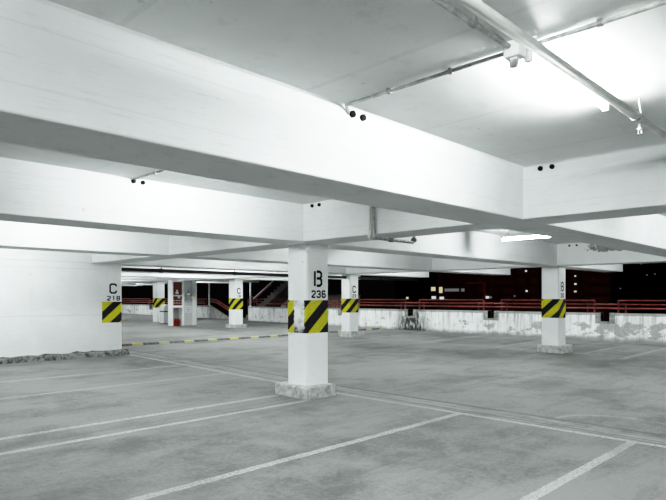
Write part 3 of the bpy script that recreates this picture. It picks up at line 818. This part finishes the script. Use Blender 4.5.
# small conduit and lamp unit hung far back
c = empty('overhead_pipe', (12, 27.0, 2.14))
bm = bmk(); tube(bm, [rel(c, (9.5, 26.6, 2.15)), rel(c, (13.2, 26.6, 2.15))], 0.03, 8); new_obj('pipe', bm, M['pipe_grey'], c, True)
bm = bmk(); box(bm, *[q for ax, (lo, hi) in enumerate(((13.2, 13.5), (26.45, 26.75), (2.08, 2.2))) for q in (lo - c.location[ax], hi - c.location[ax])], 0.01); new_obj('end_box', bm, M['fixture'], c)
for x in (10.2, 12.6):
    bm = bmk(); tube(bm, [rel(c, (x, 26.6, 2.15)), rel(c, (x, 26.6, CEIL))], 0.012, 6); new_obj('pipe_hanger', bm, M['pipe_grey'], c)
tag(c, 'thin dark pipe with a small white end box hung near the farthest column', 'pipe')

# ------------------------------------------------------------------ night city beyond the parapet
XC = 95.0
def city(u, v, X=XC):                                   # a spot on a facade standing at x = X, seen in direction u, v
    a = (u - 333) / 572.0
    d0 = sin(pi/2 - TH + 0) ; 
    Fx, Fy = cos(TH), sin(TH); Rx, Ry = sin(TH), -cos(TH)
    dx, dy = Fx + a * Rx, Fy + a * Ry
    D = X / dx
    return (X, D * dy, CAM_H + (297.3 - v) * D / 572.0)
def building(u0, u1, vtop, X, mat, label, lights=(), depth=14, name='tower_block'):
    ya, yb = city(u1, 300, X)[1], city(u0, 300, X)[1]
    zt = city((u0 + u1)/2, vtop, X)[2]
    root = empty(name, (X, (ya + yb)/2, -18))
    bm = bmk(); box(bm, 0, depth, (ya - yb)/2, (yb - ya)/2, 0, zt + 18); new_obj('facade', bm, mat, root)
    bm = bmk(); box(bm, -0.4, depth + .4, (ya - yb)/2 - .4, (yb - ya)/2 + .4, zt + 18, zt + 18.8); new_obj('roof_slab', bm, M['city_dark'], root)
    for (u, v, du, dv, mt) in lights:
        p0 = city(u - du/2, v + dv/2, X); p1 = city(u + du/2, v - dv/2, X)
        bm = bmk(); box(bm, -0.15, 0.02, min(p0[1], p1[1]) - root.location.y, max(p0[1], p1[1]) - root.location.y, p0[2] + 18, p1[2] + 18)
        new_obj('lit_window', bm, M[mt], root)
    return tag(root, label, 'building')
building(395, 437, 245, 100, M['city_dark'], 'dark building behind column C 23 with four small lit windows',
         [(407.5, 298, 2, 2.2, 'lit_warm'), (433.5, 289, 4, 4, 'lit_warm'), (434, 297.5, 4, 2.6, 'lit_white')])
b2 = building(438, 494, 262, 90, M['city_red'], 'dim red-framed building low beyond the middle of the parapet',
         [(441, 290, 3, 6, 'lit_warm'), (442, 298, 4, 2.5, 'lit_white'), (452, 290, 14, 3, 'lit_dim'), (463, 290, 3, 3, 'lit_dim'), (487.5, 297.3, 3, 2.4, 'lit_white'), (490.8, 297.3, 2, 2, 'lit_dim')])
# red portal frame on it
def frame_part(u0, v0, u1, v1):
    p0 = city(u0, v1, 89.6); p1 = city(u1, v0, 89.6); R = b2.location
    bm = bmk(); box(bm, -0.5, -0.1, min(p0[1], p1[1]) - R.y, max(p0[1], p1[1]) - R.y, p0[2] - R.z, p1[2] - R.z); new_obj('red_frame', bm, M['city_frame'], b2)
frame_part(483, 282, 485, 300); frame_part(466, 282, 485, 284)
building(496, 513, 240, 105, M['city_dark'], 'dark tower between the red-framed building and the column by the parapet',
         [(499.5, 297.2, 4.5, 2.2, 'lit_white'), (507, 297, 4.5, 2, 'lit_white'), (514 - 2, 275.5, 2, 1, 'lit_warm')])
building(513.5, 543, 225, 92, M['city_red'], 'reddish apartment tower just left of the column by the parapet',
         [(526.2, 271, 1.6, 1.6, 'lit_white'), (526.8, 291, 1.6, 1.8, 'lit_white'), (514.8, 296, 1.6, 1.2, 'lit_dim')])
building(562, 588, 220, 92, M['city_red'], 'reddish apartment tower just right of the column by the parapet',
         [(575.5, 276, 1.3, 1.3, 'lit_white'), (575.6, 284, 2, 1.6, 'lit_white'), (575.5, 291.5, 2.2, 1.6, 'lit_warm')], depth=10)
building(590, 606, 220, 108, M['city_dark'], 'dark tower marked by a vertical string of small white lights',
         [(593.4, 272 + 3.4 * k, 1.0, 1.0, 'lit_dim') for k in range(8)] + [(590.8, 295, 1, 1, 'lit_dim')], depth=7)
building(616, 668, 238, 120, M['city_dark'], 'wide black tower beyond the right end of the parapet with a few faint lights',
         [(641, 264, 1.2, 1.2, 'lit_dim'), (654.5, 262.6, 1.4, 1.4, 'lit_dim'), (647, 275, 1.2, 1, 'lit_dim'), (655, 274, 1.2, 1, 'lit_dim'), (620.5, 288.5, 1, 1, 'lit_dim')])
# low grey wall of the ramp outside, behind the stairs
o = empty('ramp_wall', (24.0, 25.0, -2))
bm = bmk(); box(bm, 0, 0.3, -3.2, 3.4, 0, 3.55); new_obj('wall_face', bm, M['stairs'], o)
bm = bmk(); box(bm, -0.06, 0.36, -3.2, 3.4, 3.55, 3.65); new_obj('coping', bm, M['stair_dark'], o)
tag(o, 'low grey concrete wall standing outside behind the stairs', 'wall')
